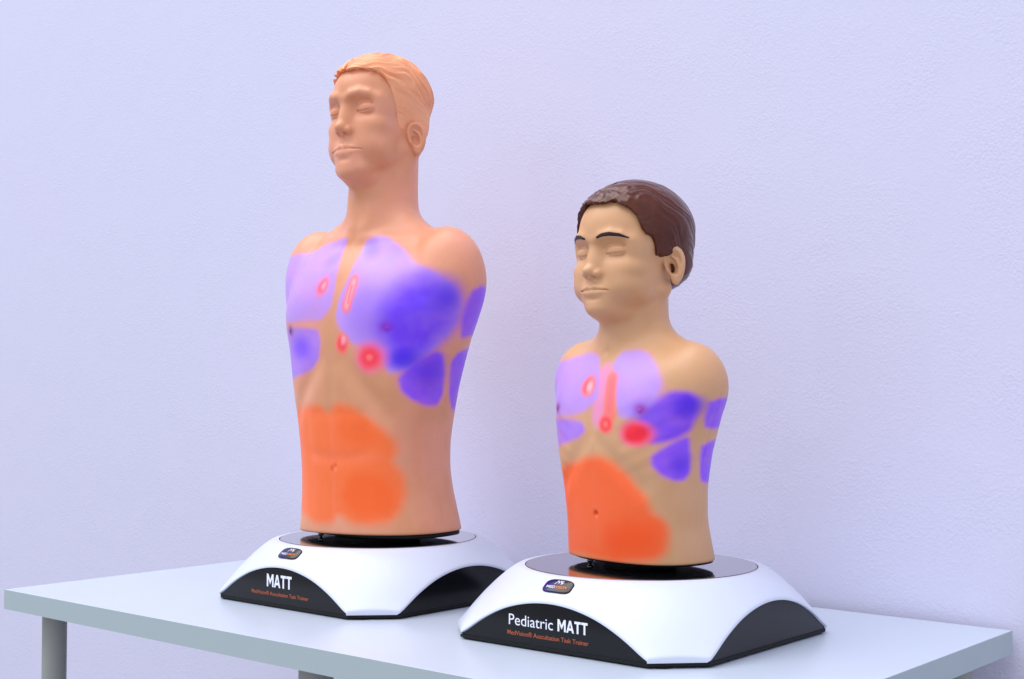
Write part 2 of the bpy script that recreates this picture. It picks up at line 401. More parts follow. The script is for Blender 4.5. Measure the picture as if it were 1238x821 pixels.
Z_p = {
    'chest_r': [(-97, 37.7), (-69, 39.8), (-35, 40.7), (-11, 40.1), (2, 37.3), (6, 34.1), (-11, 32.2), (-30, 31.5), (-77, 31.3), (-77, 34.5)],
    'chest_l': [(16, 39.1), (26, 40.7), (46, 41.0), (55, 40.4), (59, 38.6), (60, 36.1), (58, 33.7), (52, 31.9), (41, 31.4), (31, 31.4), (25, 34.5), (20, 37.3)],
    'chest_l_deep': [(59, 34.3), (66, 35.1), (74, 35.0), (79, 34.0), (80, 31.4), (78, 29.7), (70, 28.6), (60, 27.9), (53, 27.9), (51, 29.2), (45, 31.0), (52, 32.8)],
    'lat_l': [(59, 27.0), (68, 28.1), (77, 28.8), (79, 27.0), (82, 23.8), (77, 22.7), (70, 22.7), (61, 23.4), (54, 24.8), (54, 26.1)],
    'lat_r': [(-73, 30.9), (-26, 31.0), (-12, 30.6), (-8, 29.4), (-19, 28.2), (-40, 27.4), (-74, 26.1), (-77, 28.2)],
    'side_hi': [(85, 33.9), (123, 34.5), (125, 32.3), (127, 30.0), (88, 29.9), (85, 31.4)],
    'side_lo': [(88, 27.8), (123, 28.9), (124, 26.8), (129, 22.2), (95, 22.1), (90, 25.1)],
    'belly': [(-11, 25.5), (10, 25.9), (25, 25.0), (38, 23.1), (50, 20.7), (55, 18.5), (64, 17.1), (67, 14.9), (65, 12.7), (57, 11.5), (21, 10.9), (5, 10.9), (-12, 10.9), (-25, 11.2), (-68, 11.0), (-74, 15.8), (-75, 20.6), (-72, 23.0), (-34, 24.6)],
    'belly_core1': [(12, 15.8), (40, 17.0), (59, 16.2), (61, 13.6), (50, 12.2), (19, 11.8), (6, 13.4)],
}
Q_p = {
    'r1': (-10.0, 35.8), # [-1.5, -8.5, 35.8]
    'r2a': (20.3, 36.8), # [3.0, -8.1, 36.8]
    'r2b': (20.7, 31.8), # [3.5, -9.2, 31.8]
    'r3': (16.9, 30.4), # [2.8, -9.3, 30.4]
    'r4': (43.2, 29.2), # [7.8, -8.3, 29.2]
    'nip': (46.8, 32.6), # [8.6, -8.1, 32.6]
    'navel': (-3.5, 17.7), # [-0.5, -8.3, 17.7]
}

def srgb(r, g, b):
    return tuple(((c / 255) / 12.92 if c / 255 < 0.04045 else ((c / 255 + .055) / 1.055) ** 2.4) for c in (r, g, b))

def sd_poly(u, v, poly, R):
    P = [(math.radians(a) * R, h) for a, h in poly]
    # round the corners with one pass of corner cutting
    Q = []
    for i in range(len(P)):
        a, b = P[i], P[(i + 1) % len(P)]
        Q += [(a[0] * .84 + b[0] * .16, a[1] * .84 + b[1] * .16), (a[0] * .16 + b[0] * .84, a[1] * .16 + b[1] * .84)]
    P = Q
    d = np.full(u.shape, 1e9); ins = np.zeros(u.shape, bool)
    for i in range(len(P)):
        (x0, y0), (x1, y1) = P[i], P[(i + 1) % len(P)]
        ex, ey = x1 - x0, y1 - y0
        h = np.clip(((u - x0) * ex + (v - y0) * ey) / (ex * ex + ey * ey + 1e-9), 0, 1)
        d = np.minimum(d, np.hypot(u - x0 - h * ex, v - y0 - h * ey))
        c = ((y0 > v) != (y1 > v)) & (u < ex * (v - y0) / (ey if abs(ey) > 1e-9 else 1e-9) + x0)
        ins ^= c
    return np.where(ins, -d, d)

def paint(V, layers, base, R, ztop):
    u = np.arctan2(V[:, 0], -V[:, 1]) * R; v = V[:, 2]
    n = vnoise(V[:, 0] * .16, V[:, 1] * .16, V[:, 2] * .16, 3) * .6 + vnoise(V[:, 0] * .35, V[:, 1] * .35, V[:, 2] * .35, 5) * .4
    b0, b1 = np.array(srgb(*base[0])), np.array(srgb(*base[1]))
    t = np.clip(.5 + .7 * n, 0, 1)[:, None]
    C = b0 * (1 - t) + b1 * t
    mot = vnoise(u * .55, v * .55, v * 0, 41) * .7 + vnoise(u * 1.3, v * 1.3, v * 0, 43) * .4
    wob = vnoise(u * .5, v * .5, v * 0, 11) * .16
    for L in layers:
        kind = L[0]
        if kind == 'poly':
            _, poly, col, soft, al = L
            if isinstance(poly, tuple): poly = list(poly)
            a = sstep(soft, -soft, sd_poly(u, v, poly, R) + wob * min(1, soft)) * al * (1 - .09 * (1 + np.clip(1.6 * mot, -1, 1)) * (al > .9) * (col[2] > 100))
        elif kind == 'spot':
            _, (th, h), ru, rv, col, soft, al = L
            d = np.hypot((u - math.radians(th) * R) / ru, (v - h) / rv)
            a = sstep(1 + soft, 1 - soft, d) * al
        elif kind == 'ring':
            _, (th, h), r, w, col, al = L
            d = np.hypot(u - math.radians(th) * R, v - h)
            a = np.exp(-((d - r) / w) ** 2) * al
        elif kind == 'seg':
            _, p, q, r, col, soft, al = L
            x0, y0, x1, y1 = math.radians(p[0]) * R, p[1], math.radians(q[0]) * R, q[1]
            h = np.clip(((u - x0) * (x1 - x0) + (v - y0) * (y1 - y0)) / ((x1 - x0) ** 2 + (y1 - y0) ** 2), 0, 1)
            d = np.hypot(u - x0 - h * (x1 - x0), v - y0 - h * (y1 - y0))
            a = sstep(r + soft, r - soft, d) * al
        a = (a * (v < ztop))[:, None]
        C = C * (1 - a) + np.array(srgb(*col)) * a
    return C

LAV = (186, 148, 240); LAV2 = (166, 124, 244); VIO = (112, 52, 250); VIO2 = (138, 76, 255); BLUE = (60, 10, 235); GLOW = (232, 128, 190)
ORA = (255, 116, 52); ORA2 = (255, 100, 28); RED = (255, 52, 70); CORAL = (255, 120, 110); PINKW = (255, 176, 200)
layers_a = [('spot', (25, 36), 13, 6, (202, 144, 98), .9, .6), ('spot', (0, 46), 4, 9, (206, 148, 106), .9, .5), ('spot', (64, 25), 5, 6, (214, 140, 112), .9, .4)]
for k in ('chest_r', 'chest_l', 'lat_l', 'lat_r', 'side_hi', 'side_lo'):
    layers_a.append(('poly', [(a, h) for a, h in Z_a[k]], GLOW, 1.3, .6))
layers_a += [('poly', Z_a['chest_r'], LAV, .55, .95), ('poly', Z_a['chest_l'], LAV, .55, .97),
    ('spot', (45, 48), 5.5, 5.5, LAV2, .5, .8), ('poly', Z_a['chest_l_deep'], (108, 46, 250), 2.2, .92),
    ('spot', Q_a['spot1'], 1.9, 1.6, BLUE, .75, .85), ('spot', Q_a['spot2'], 1.0, 2.0, BLUE, .9, .5), ('spot', Q_a['spot3'], 1.5, 1.8, BLUE, .9, .3),
    ('spot', Q_a['spot5'], 2.0, 1.6, (120, 84, 230), .8, .45), ('spot', (-22, 57.5), 2.5, 1.2, (132, 96, 230), .8, .35),
    ('poly', Z_a['lat_l'], VIO2, .5, .95), ('spot', (76, 38), 2.6, 2.6, (78, 30, 226), .8, .6),
    ('poly', Z_a['lat_r'], LAV2, .5, .95), ('spot', Q_a['spot4'], 2.6, 1.8, VIO, .8, .75),
    ('poly', Z_a['side_hi'], VIO2, .5, .95), ('poly', Z_a['side_lo'], VIO2, .5, .95),
    ('poly', Z_a['belly'], ORA, 1.25, .97), ('poly', Z_a['belly_core1'], ORA2, 1.4, .8), ('poly', Z_a['belly_core2'], ORA2, 1.6, .55),
    ('seg', (-30, 23.8), (46, 24.2), .7, (255, 128, 88), 1.2, .5), ('seg', (-3, 31), (-4, 14), .4, (255, 128, 88), .9, .5), ('spot', Q_a['navel'], .5, .5, (214, 72, 40), .5, .6),
    ('spot', Q_a['r1'], 1.7, 1.8, (246, 128, 160), .45, .8), ('ring', Q_a['r1'], .7, .6, RED, .5), ('spot', (-16.5, 52.9), .55, .7, PINKW, .6, .6),
    ('seg', Q_a['r2a'], Q_a['r2b'], 1.25, CORAL, .6, .9), ('seg', Q_a['r2a'], Q_a['r2b'], .55, PINKW, .5, .7), ('seg', (22, 52.6), (19.5, 49.6), .14, RED, .22, .8),
    ('spot', Q_a['r3'], 1.8, 1.8, CORAL, .4, .85), ('ring', Q_a['r3'], .7, .6, RED, .8), ('spot', (15.5, 43.5), .6, .7, PINKW, .6, .7),
    ('spot', Q_a['r4'], 2.6, 2.5, (255, 96, 150), .45, .8), ('spot', Q_a['r4'], 1.7, 1.7, RED, .5, .93), ('spot', Q_a['r4'], .55, .5, (255, 120, 120), .6, .8),
    ('ring', Q_a['nip'], 0, .85, (140, 20, 190), .85), ('ring', (-Q_a['nip'][0], Q_a['nip'][1]), 0, .85, (120, 30, 90), .95)]
layers_p = []
for k in ('chest_r', 'chest_l', 'lat_l', 'lat_r', 'side_hi', 'side_lo', 'chest_l_deep'):
    layers_p.append(('poly', [(a, h) for a, h in Z_p[k]], GLOW, 1.0, .55))
layers_p += [('seg', (8, 37.5), (9, 31.5), 1.6, (236, 140, 200), .8, .8),
    ('poly', Z_p['chest_r'], LAV, .5, .95), ('poly', Z_p['chest_l'], LAV, .55, .97), ('poly', Z_p['chest_l_deep'], VIO, .6, .95),
    ('spot', (50, 31.5), 1.6, 2.2, (128, 84, 236), .8, .6), ('spot', (74, 33), 1.5, 1.3, (74, 26, 232), .8, .7),
    ('poly', Z_p['lat_l'], VIO2, .45, .95), ('spot', (73, 25), 1.3, 1.4, (78, 30, 232), .8, .6), ('poly', Z_p['lat_r'], LAV2, .45, .92),
    ('poly', Z_p['side_hi'], VIO2, .45, .95), ('poly', Z_p['side_lo'], VIO2, .45, .95),
    ('poly', Z_p['belly'], (255, 104, 46), 1.0, .98), ('poly', Z_p['belly_core1'], (255, 84, 10), 2.2, .85),
    ('seg', (-2, 24), (-2, 13), .25, (255, 118, 74), .6, .35), ('spot', Q_p['navel'], .4, .4, (214, 60, 20), .5, .6),
    ('spot', Q_p['r1'], 1.5, 1.5, CORAL, .4, .9), ('ring', Q_p['r1'], .7, .5, RED, .4), ('spot', (-8, 35.7), .6, .8, (255, 214, 226), .8, .6),
    ('seg', Q_p['r2a'], Q_p['r2b'], 1.1, CORAL, .5, .9), ('seg', (20.5, 36.4), (20.5, 32.4), .35, (240, 110, 130), .4, .8),
    ('spot', Q_p['r3'], 1.4, 1.35, CORAL, .35, .85), ('ring', Q_p['r3'], .7, .45, RED, .8),
    ('spot', Q_p['r4'], 2.2, 1.9, (255, 96, 140), .3, .8), ('spot', Q_p['r4'], 1.5, 1.35, (255, 34, 58), .4, .97),
    ('ring', Q_p['nip'], 0, .7, (150, 20, 160), .9), ('ring', (-Q_p['nip'][0], Q_p['nip'][1]), 0, .7, (130, 24, 90), .95)]

# ------------------------------------------------------------------ materials
def principled(name, base=(.8, .8, .8), rough=.5, spec=.5, coat=0, metal=0):
    m = bpy.data.materials.new(name); m.use_nodes = True
    b = m.node_tree.nodes['Principled BSDF']
    b.inputs['Base Color'].default_value = (*base, 1); b.inputs['Roughness'].default_value = rough
    b.inputs['Specular IOR Level'].default_value = spec; b.inputs['Coat Weight'].default_value = coat
    b.inputs['Coat Roughness'].default_value = .06; b.inputs['Metallic'].default_value = metal
    return m, m.node_tree, b

def vary(nt, b, base, amt=.06, scale=30, rough=None, bump=None, obj=True):
    tc = nt.nodes.new('ShaderNodeTexCoord'); n = nt.nodes.new('ShaderNodeTexNoise'); n.inputs['Scale'].default_value = scale
    n.inputs['Detail'].default_value = 6
    nt.links.new(tc.outputs['Object'], n.inputs['Vector'])
    r = nt.nodes.new('ShaderNodeMix'); r.data_type = 'RGBA'
    r.inputs[6].default_value = (*[c * (1 - amt) for c in base], 1); r.inputs[7].default_value = (*[min(1, c * (1 + amt)) for c in base], 1)
    nt.links.new(n.outputs['Fac'], r.inputs[0]); nt.links.new(r.outputs[2], b.inputs['Base Color'])
    if rough:
        mr = nt.nodes.new('ShaderNodeMapRange'); mr.inputs[3].default_value = rough[0]; mr.inputs[4].default_value = rough[1]
        nt.links.new(n.outputs['Fac'], mr.inputs[0]); nt.links.new(mr.outputs[0], b.inputs['Roughness'])
    if bump:
        n2 = nt.nodes.new('ShaderNodeTexNoise'); n2.inputs['Scale'].default_value = bump[0]; n2.inputs['Detail'].default_value = 4
        nt.links.new(tc.outputs['Object'], n2.inputs['Vector'])
        bp = nt.nodes.new('ShaderNodeBump'); bp.inputs['Strength'].default_value = bump[1]; bp.inputs['Distance'].default_value = bump[2]
        nt.links.new(n2.outputs['Fac'], bp.inputs['Height']); nt.links.new(bp.outputs['Normal'], b.inputs['Normal'])

def skin_material(name, sss, rough):
    m, nt, b = principled(name, rough=rough, spec=.42)
    a = nt.nodes.new('ShaderNodeAttribute'); a.attribute_name = 'paint'
    tc = nt.nodes.new('ShaderNodeTexCoord')
    n = nt.nodes.new('ShaderNodeTexNoise'); n.inputs['Scale'].default_value = 60; n.inputs['Detail'].default_value = 5
    nt.links.new(tc.outputs['Object'], n.inputs['Vector'])
    mr = nt.nodes.new('ShaderNodeMapRange'); mr.inputs[3].default_value = .96; mr.inputs[4].default_value = 1.04
    nt.links.new(n.outputs['Fac'], mr.inputs[0])
    mx = nt.nodes.new('ShaderNodeMix'); mx.data_type = 'RGBA'; mx.blend_type = 'MULTIPLY'; mx.inputs[0].default_value = 1
    nt.links.new(a.outputs['Color'], mx.inputs[6]); nt.links.new(mr.outputs[0], mx.inputs[7]); nt.links.new(mx.outputs[2], b.inputs['Base Color'])
    b.inputs['Subsurface Weight'].default_value = sss; b.inputs['Subsurface Scale'].default_value = .012
    b.inputs['Subsurface Radius'].default_value = (1.0, .45, .25)
    n2 = nt.nodes.new('ShaderNodeTexNoise'); n2.inputs['Scale'].default_value = 900; n2.inputs['Detail'].default_value = 3
    nt.links.new(tc.outputs['Object'], n2.inputs['Vector'])
    bp = nt.nodes.new('ShaderNodeBump'); bp.inputs['Strength'].default_value = .12; bp.inputs['Distance'].default_value = .0004
    nt.links.new(n2.outputs['Fac'], bp.inputs['Height']); nt.links.new(bp.outputs['Normal'], b.inputs['Normal'])
    r2 = nt.nodes.new('ShaderNodeMapRange'); r2.inputs[3].default_value = rough - .07; r2.inputs[4].default_value = rough + .07
    nt.links.new(n.outputs['Fac'], r2.inputs[0]); nt.links.new(r2.outputs[0], b.inputs['Roughness'])
    return m

M = {}
M['skin_a'] = skin_material('adult_vinyl_skin', .06, .38)
M['skin_p'] = skin_material('child_vinyl_skin', .06, .42)
def simple(key, rgb, rough, spec=.5, coat=0, amt=.05, scale=30, rr=None, bump=None):
    m, nt, b = principled(key, srgb(*rgb), rough, spec, coat)
    vary(nt, b, srgb(*rgb), amt, scale, rr, bump); M[key] = m
    return m
simple('moulded_hair', (246, 170, 124), .42, .4, amt=.06, scale=90)
simple('brown_hair', (84, 38, 22), .2, .3, coat=0, amt=.35, scale=70)
simple('brow_paint', (40, 14, 18), .4, .4)
simple('white_shell', (204, 211, 228), .3, .45, coat=0, amt=.01, scale=8, rr=(.26, .34))
simple('black_gloss', (16, 18, 22), .05, 1.0, coat=1, amt=.2, scale=20, rr=(.03, .07))
simple('panel_black', (15, 16, 20), .12, .3, amt=.12, scale=25, rr=(.12, .2))
simple('black_rubber', (14, 15, 17), .6, .3, amt=.2)
simple('print_white', (235, 238, 250), .5, .3, amt=.01)
simple('print_orange', (176, 92, 60), .5, .3, amt=.02)
simple('badge_silver', (200, 200, 215), .25, .8, amt=.02)
simple('badge_orange', (225, 120, 40), .35, .5, amt=.02)
simple('table_white', (186, 196, 212), .32, .45, amt=.012, scale=6, rr=(.26, .38), bump=(500, .05, .0002))
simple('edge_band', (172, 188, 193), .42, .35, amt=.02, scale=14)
simple('leg_grey', (160, 164, 160), .38, .4, amt=.03, scale=20)
simple('floor_grey', (104, 102, 106), .5, .4, amt=.08, scale=3)
# badge ink: deep blue on one side to brown black on the other
m, nt, b = principled('badge_ink', (.01, .01, .05), .2, .35, .1)
tc = nt.nodes.new('ShaderNodeTexCoord'); sp = nt.nodes.new('ShaderNodeSeparateXYZ'); cr = nt.nodes.new('ShaderNodeValToRGB')
nt.links.new(tc.outputs['Generated'], sp.inputs[0]); nt.links.new(sp.outputs['X'], cr.inputs[0]); nt.links.new(cr.outputs['Color'], b.inputs['Base Color'])
cr.color_ramp.elements[0].position = .2; cr.color_ramp.elements[0].color = (.008, .004, .09, 1)
cr.color_ramp.elements[1].position = .7; cr.color_ramp.elements[1].color = (.02, .007, .006, 1)
M['badge_ink'] = m
# plaster wall: fine stipple
m, nt, b = principled('wall_plaster', rough=.75, spec=.25)
wb = srgb(216, 216, 240)
tc = nt.nodes.new('ShaderNodeTexCoord')
n1 = nt.nodes.new('ShaderNodeTexNoise'); n1.inputs['Scale'].default_value = 1.3; n1.inputs['Detail'].default_value = 3
n2 = nt.nodes.new('ShaderNodeTexNoise'); n2.inputs['Scale'].default_value = 260; n2.inputs['Detail'].default_value = 6; n2.inputs['Roughness'].default_value = .65
n3 = nt.nodes.new('ShaderNodeTexVoronoi'); n3.inputs['Scale'].default_value = 200
n4 = nt.nodes.new('ShaderNodeTexNoise'); n4.inputs['Scale'].default_value = 9; n4.inputs['Detail'].default_value = 4
for n in (n1, n2, n3, n4): nt.links.new(tc.outputs['Object'], n.inputs['Vector'])
mx = nt.nodes.new('ShaderNodeMix'); mx.data_type = 'RGBA'
mx.inputs[6].default_value = (wb[0] * .985, wb[1] * 1.01, wb[2], 1); mx.inputs[7].default_value = (wb[0] * 1.015, wb[1] * .985, wb[2], 1)
nt.links.new(n1.outputs['Fac'], mx.inputs[0]); nt.links.new(mx.outputs[2], b.inputs['Base Color'])
ad = nt.nodes.new('ShaderNodeMath'); ad.operation = 'MULTIPLY_ADD'; ad.inputs[1].default_value = .5
nt.links.new(n3.outputs['Distance'], ad.inputs[0]); nt.links.new(n2.outputs['Fac'], ad.inputs[2])
ml = nt.nodes.new('ShaderNodeMath'); ml.operation = 'MULTIPLY'; nt.links.new(ad.outputs[0], ml.inputs[0])
mr = nt.nodes.new('ShaderNodeMapRange'); mr.inputs[1].default_value = .35; mr.inputs[2].default_value = .65; mr.inputs[3].default_value = .35; mr.inputs[4].default_value = 1.0
nt.links.new(n4.outputs['Fac'], mr.inputs[0]); nt.links.new(mr.outputs[0], ml.inputs[1])
bp = nt.nodes.new('ShaderNodeBump'); bp.inputs['Strength'].default_value = .45; bp.inputs['Distance'].default_value = .0015
nt.links.new(ml.outputs[0], bp.inputs['Height']); nt.links.new(bp.outputs['Normal'], b.inputs['Normal'])
M['wall'] = m

# ------------------------------------------------------------------ small mesh makers
def box(name, lo, hi, mat, parent=None, bevel=0):
    v = [(x, y, z) for x in (lo[0], hi[0]) for y in (lo[1], hi[1]) for z in (lo[2], hi[2])]
    f = [(0, 1, 3, 2), (4, 6, 7, 5), (0, 4, 5, 1), (2, 3, 7, 6), (0, 2, 6, 4), (1, 5, 7, 3)]
    o = mesh_obj(name, v, f, mat, parent, smooth=False)
    if bevel:
        md = o.modifiers.new('b', 'BEVEL'); md.width = bevel * U; md.segments = 3
    return o

def lathe(name, prof, mat, parent=None, n=96, c=(0, 0), sx=1, sy=1, expo=None):
    v, f = [], []
    for r, z in prof:
        for i in range(n):
            a = 2 * math.pi * i / n; ca, sa = math.cos(a), math.sin(a)
            k = 1 if not expo else (abs(ca) ** expo + abs(sa) ** expo) ** (-1 / expo)
            v.append((c[0] + r * ca * sx * k, c[1] + r * sa * sy * k, z))
    for j in range(len(prof) - 1):
        for i in range(n):
            k = (i + 1) % n
            f.append((j * n + i, j * n + k, (j + 1) * n + k, (j + 1) * n + i))
    f.append(tuple(range(n - 1, -1, -1))); f.append(tuple((len(prof) - 1) * n + i for i in range(n)))
    o = mesh_obj(name, v, f, mat, parent)
    for p in list(o.data.polygons)[-2:]: p.use_smooth = False
    return o

def shade_auto(o, ang=35):
    me = o.data
    import bmesh
    bm = bmesh.new(); bm.from_mesh(me)
    for e in bm.edges:
        if len(e.link_faces) == 2 and e.calc_face_angle(0) > math.radians(ang): e.smooth = False
    bm.to_mesh(me); bm.free()

def text_part(name, body, width, height, loc, mat, parent, bold=0.0, slope=None):
    """lettering: centred on loc (x centre, y, z baseline), facing -y"""
    cu = bpy.data.curves.new('t', 'FONT'); cu.body = body; cu.size = 1; cu.offset = bold; cu.extrude = .01; cu.space_character = 1.0
    to = bpy.data.objects.new('t', cu); COL.objects.link(to)
    bpy.context.view_layer.update()
    me = bpy.data.meshes.new_from_object(to.evaluated_get(bpy.context.evaluated_depsgraph_get()))
    bpy.data.objects.remove(to)
    co = np.array([v.co[:] for v in me.vertices])
    x0, x1 = co[:, 0].min(), co[:, 0].max(); cap_h = .729
    co[:, 0] = (co[:, 0] - (x0 + x1) / 2) / (x1 - x0) * width; co[:, 1] = co[:, 1] / cap_h * height
    zz = co[:, 2].copy()
    if slope is None:
        P = np.stack([co[:, 0] + loc[0], np.full(len(co), loc[1]) - .02 - zz, co[:, 1] + loc[2]], 1)
    else:
        s = math.radians(slope)     # lies on a face leaning back by `slope` from vertical
        P = np.stack([co[:, 0] + loc[0], loc[1] + co[:, 1] * math.sin(s) - (zz + .02) * math.cos(s), loc[2] + co[:, 1] * math.cos(s) + (zz + .02) * math.sin(s)], 1)
    for v, q in zip(me.vertices, P): v.co = q * U
    me.materials.clear(); me.materials.append(mat)
    o = bpy.data.objects.new(name, me); link(o, parent)
    return o

GLYPH = {   # heavy capitals, height 1
    'M': (1.06, [[(0, 0), (0, 1), (.24, 1), (.53, .52), (.53, .18), (.22, .66), (.22, 0)], [(1.06, 0), (.84, 0), (.84, .66), (.53, .18), (.53, .52), (.82, 1), (1.06, 1)]]),
    'A': (.98, [[(0, 0), (.38, 1), (.49, 1), (.49, .76), (.36, .38), (.22, 0)], [(.98, 0), (.76, 0), (.62, .38), (.49, .76), (.49, 1), (.60, 1)], [(.29, .19), (.36, .38), (.62, .38), (.69, .19)]]),
    'T': (.80, [[(0, .8), (0, 1), (.8, 1), (.8, .8)], [(.29, 0), (.29, .8), (.51, .8), (.51, 0)]])}

def block_text(word, width, height, loc, mat, parent):
    tot = sum(GLYPH[c][0] for c in word) + .07 * (len(word) - 1)
    k = width / tot; v, f = [], []; x0 = -width / 2
    for c in word:
        w, polys = GLYPH[c]
        for p in polys:
            n = len(p); b = len(v)
            v += [(loc[0] + x0 + x * k, loc[1] - .035, loc[2] + z * height) for x, z in p]
            v += [(loc[0] + x0 + x * k, loc[1] - .002, loc[2] + z * height) for x, z in p]
            f.append(tuple(range(b, b + n))); f += [(b + i, b + (i + 1) % n, b + n + (i + 1) % n, b + n + i) for i in range(n)]
        x0 += (w + .07) * k
    return mesh_obj('lettering', v, f, mat, parent, False)

# ------------------------------------------------------------------ setting
Wt, Dt = 149.85, 75.38
wall = box('wall', (-520, Dt + 1.6, -74), (480, Dt + 13, 230), M['wall']); tag(wall, kind='structure')
floor = box('floor', (-520, -420, -86), (480, Dt + 1.6, -74), M['floor_grey']); tag(floor, kind='structure')

# ------------------------------------------------------------------ table
table = tag(link(bpy.data.objects.new('table', None)), 'long white tabletop with pale grey green edge banding on round grey legs, under both manikins', 'table')
table.location = (Wt / 2 * U, Dt / 2 * U, -.74)
top = box('tabletop', (.06, .06, -3.36), (Wt - .06, Dt - .06, 0), M['table_white'], None, .06)
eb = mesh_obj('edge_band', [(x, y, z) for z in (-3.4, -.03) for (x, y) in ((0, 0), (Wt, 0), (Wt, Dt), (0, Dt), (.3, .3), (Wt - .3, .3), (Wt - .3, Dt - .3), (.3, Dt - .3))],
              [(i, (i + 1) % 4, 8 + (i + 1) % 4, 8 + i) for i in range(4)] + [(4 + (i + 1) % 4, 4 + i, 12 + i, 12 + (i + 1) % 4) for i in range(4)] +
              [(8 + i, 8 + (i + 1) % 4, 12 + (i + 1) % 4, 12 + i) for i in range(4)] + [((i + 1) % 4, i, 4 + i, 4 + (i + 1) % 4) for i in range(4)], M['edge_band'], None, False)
for o in (top, eb):
    o.parent = table; o.matrix_parent_inverse = Matrix.Translation(-Vector(table.location))
for (lx, ly) in ((6.2, 6.2), (144, 6.2), (144, 69.2), (6.2, 69.2), (75, 6.2)):
    lg = lathe('leg', [(2.0, -73.4), (2.0, -73.0), (2.08, -40), (2.12, -4.2), (2.12, -3.42)], M['leg_grey'], None, 40, (lx, ly))
    pl = lathe('mounting_plate', [(3.6, -3.9), (3.7, -3.8), (3.7, -3.41)], M['leg_grey'], None, 40, (lx, ly))
    ft = lathe('foot', [(1.9, -74), (2.1, -73.8), (2.1, -73.4)], M['black_rubber'], None, 32, (lx, ly))
    lg.parent = table; lg.matrix_parent_inverse = Matrix.Translation(-Vector(table.location))
    pl.parent = lg; ft.parent = lg

# ------------------------------------------------------------------ the turntable base
S, CH = 21.65, 5.8
PROF = [(15, 9.75), (16.9, 9.75), (17.9, 9.72), (18.6, 9.35), (19.7, 8.6), (21.4, 7.15), (23.1, 5.5), (24.8, 3.6), (26.2, 1.9), (26.8, 1.3), (28, .8)]
_pr = smooth_table([(r, z) for r, z in PROF])
def prof(r):
    return float(np.interp(r, *[_pr[0], _pr[1][0]]))
def rim(th):
    c, s = abs(math.cos(th)), abs(math.sin(th))
    a = S / max(c, s); b = (2 * S - CH) / (c + s)
    return min(a, b)

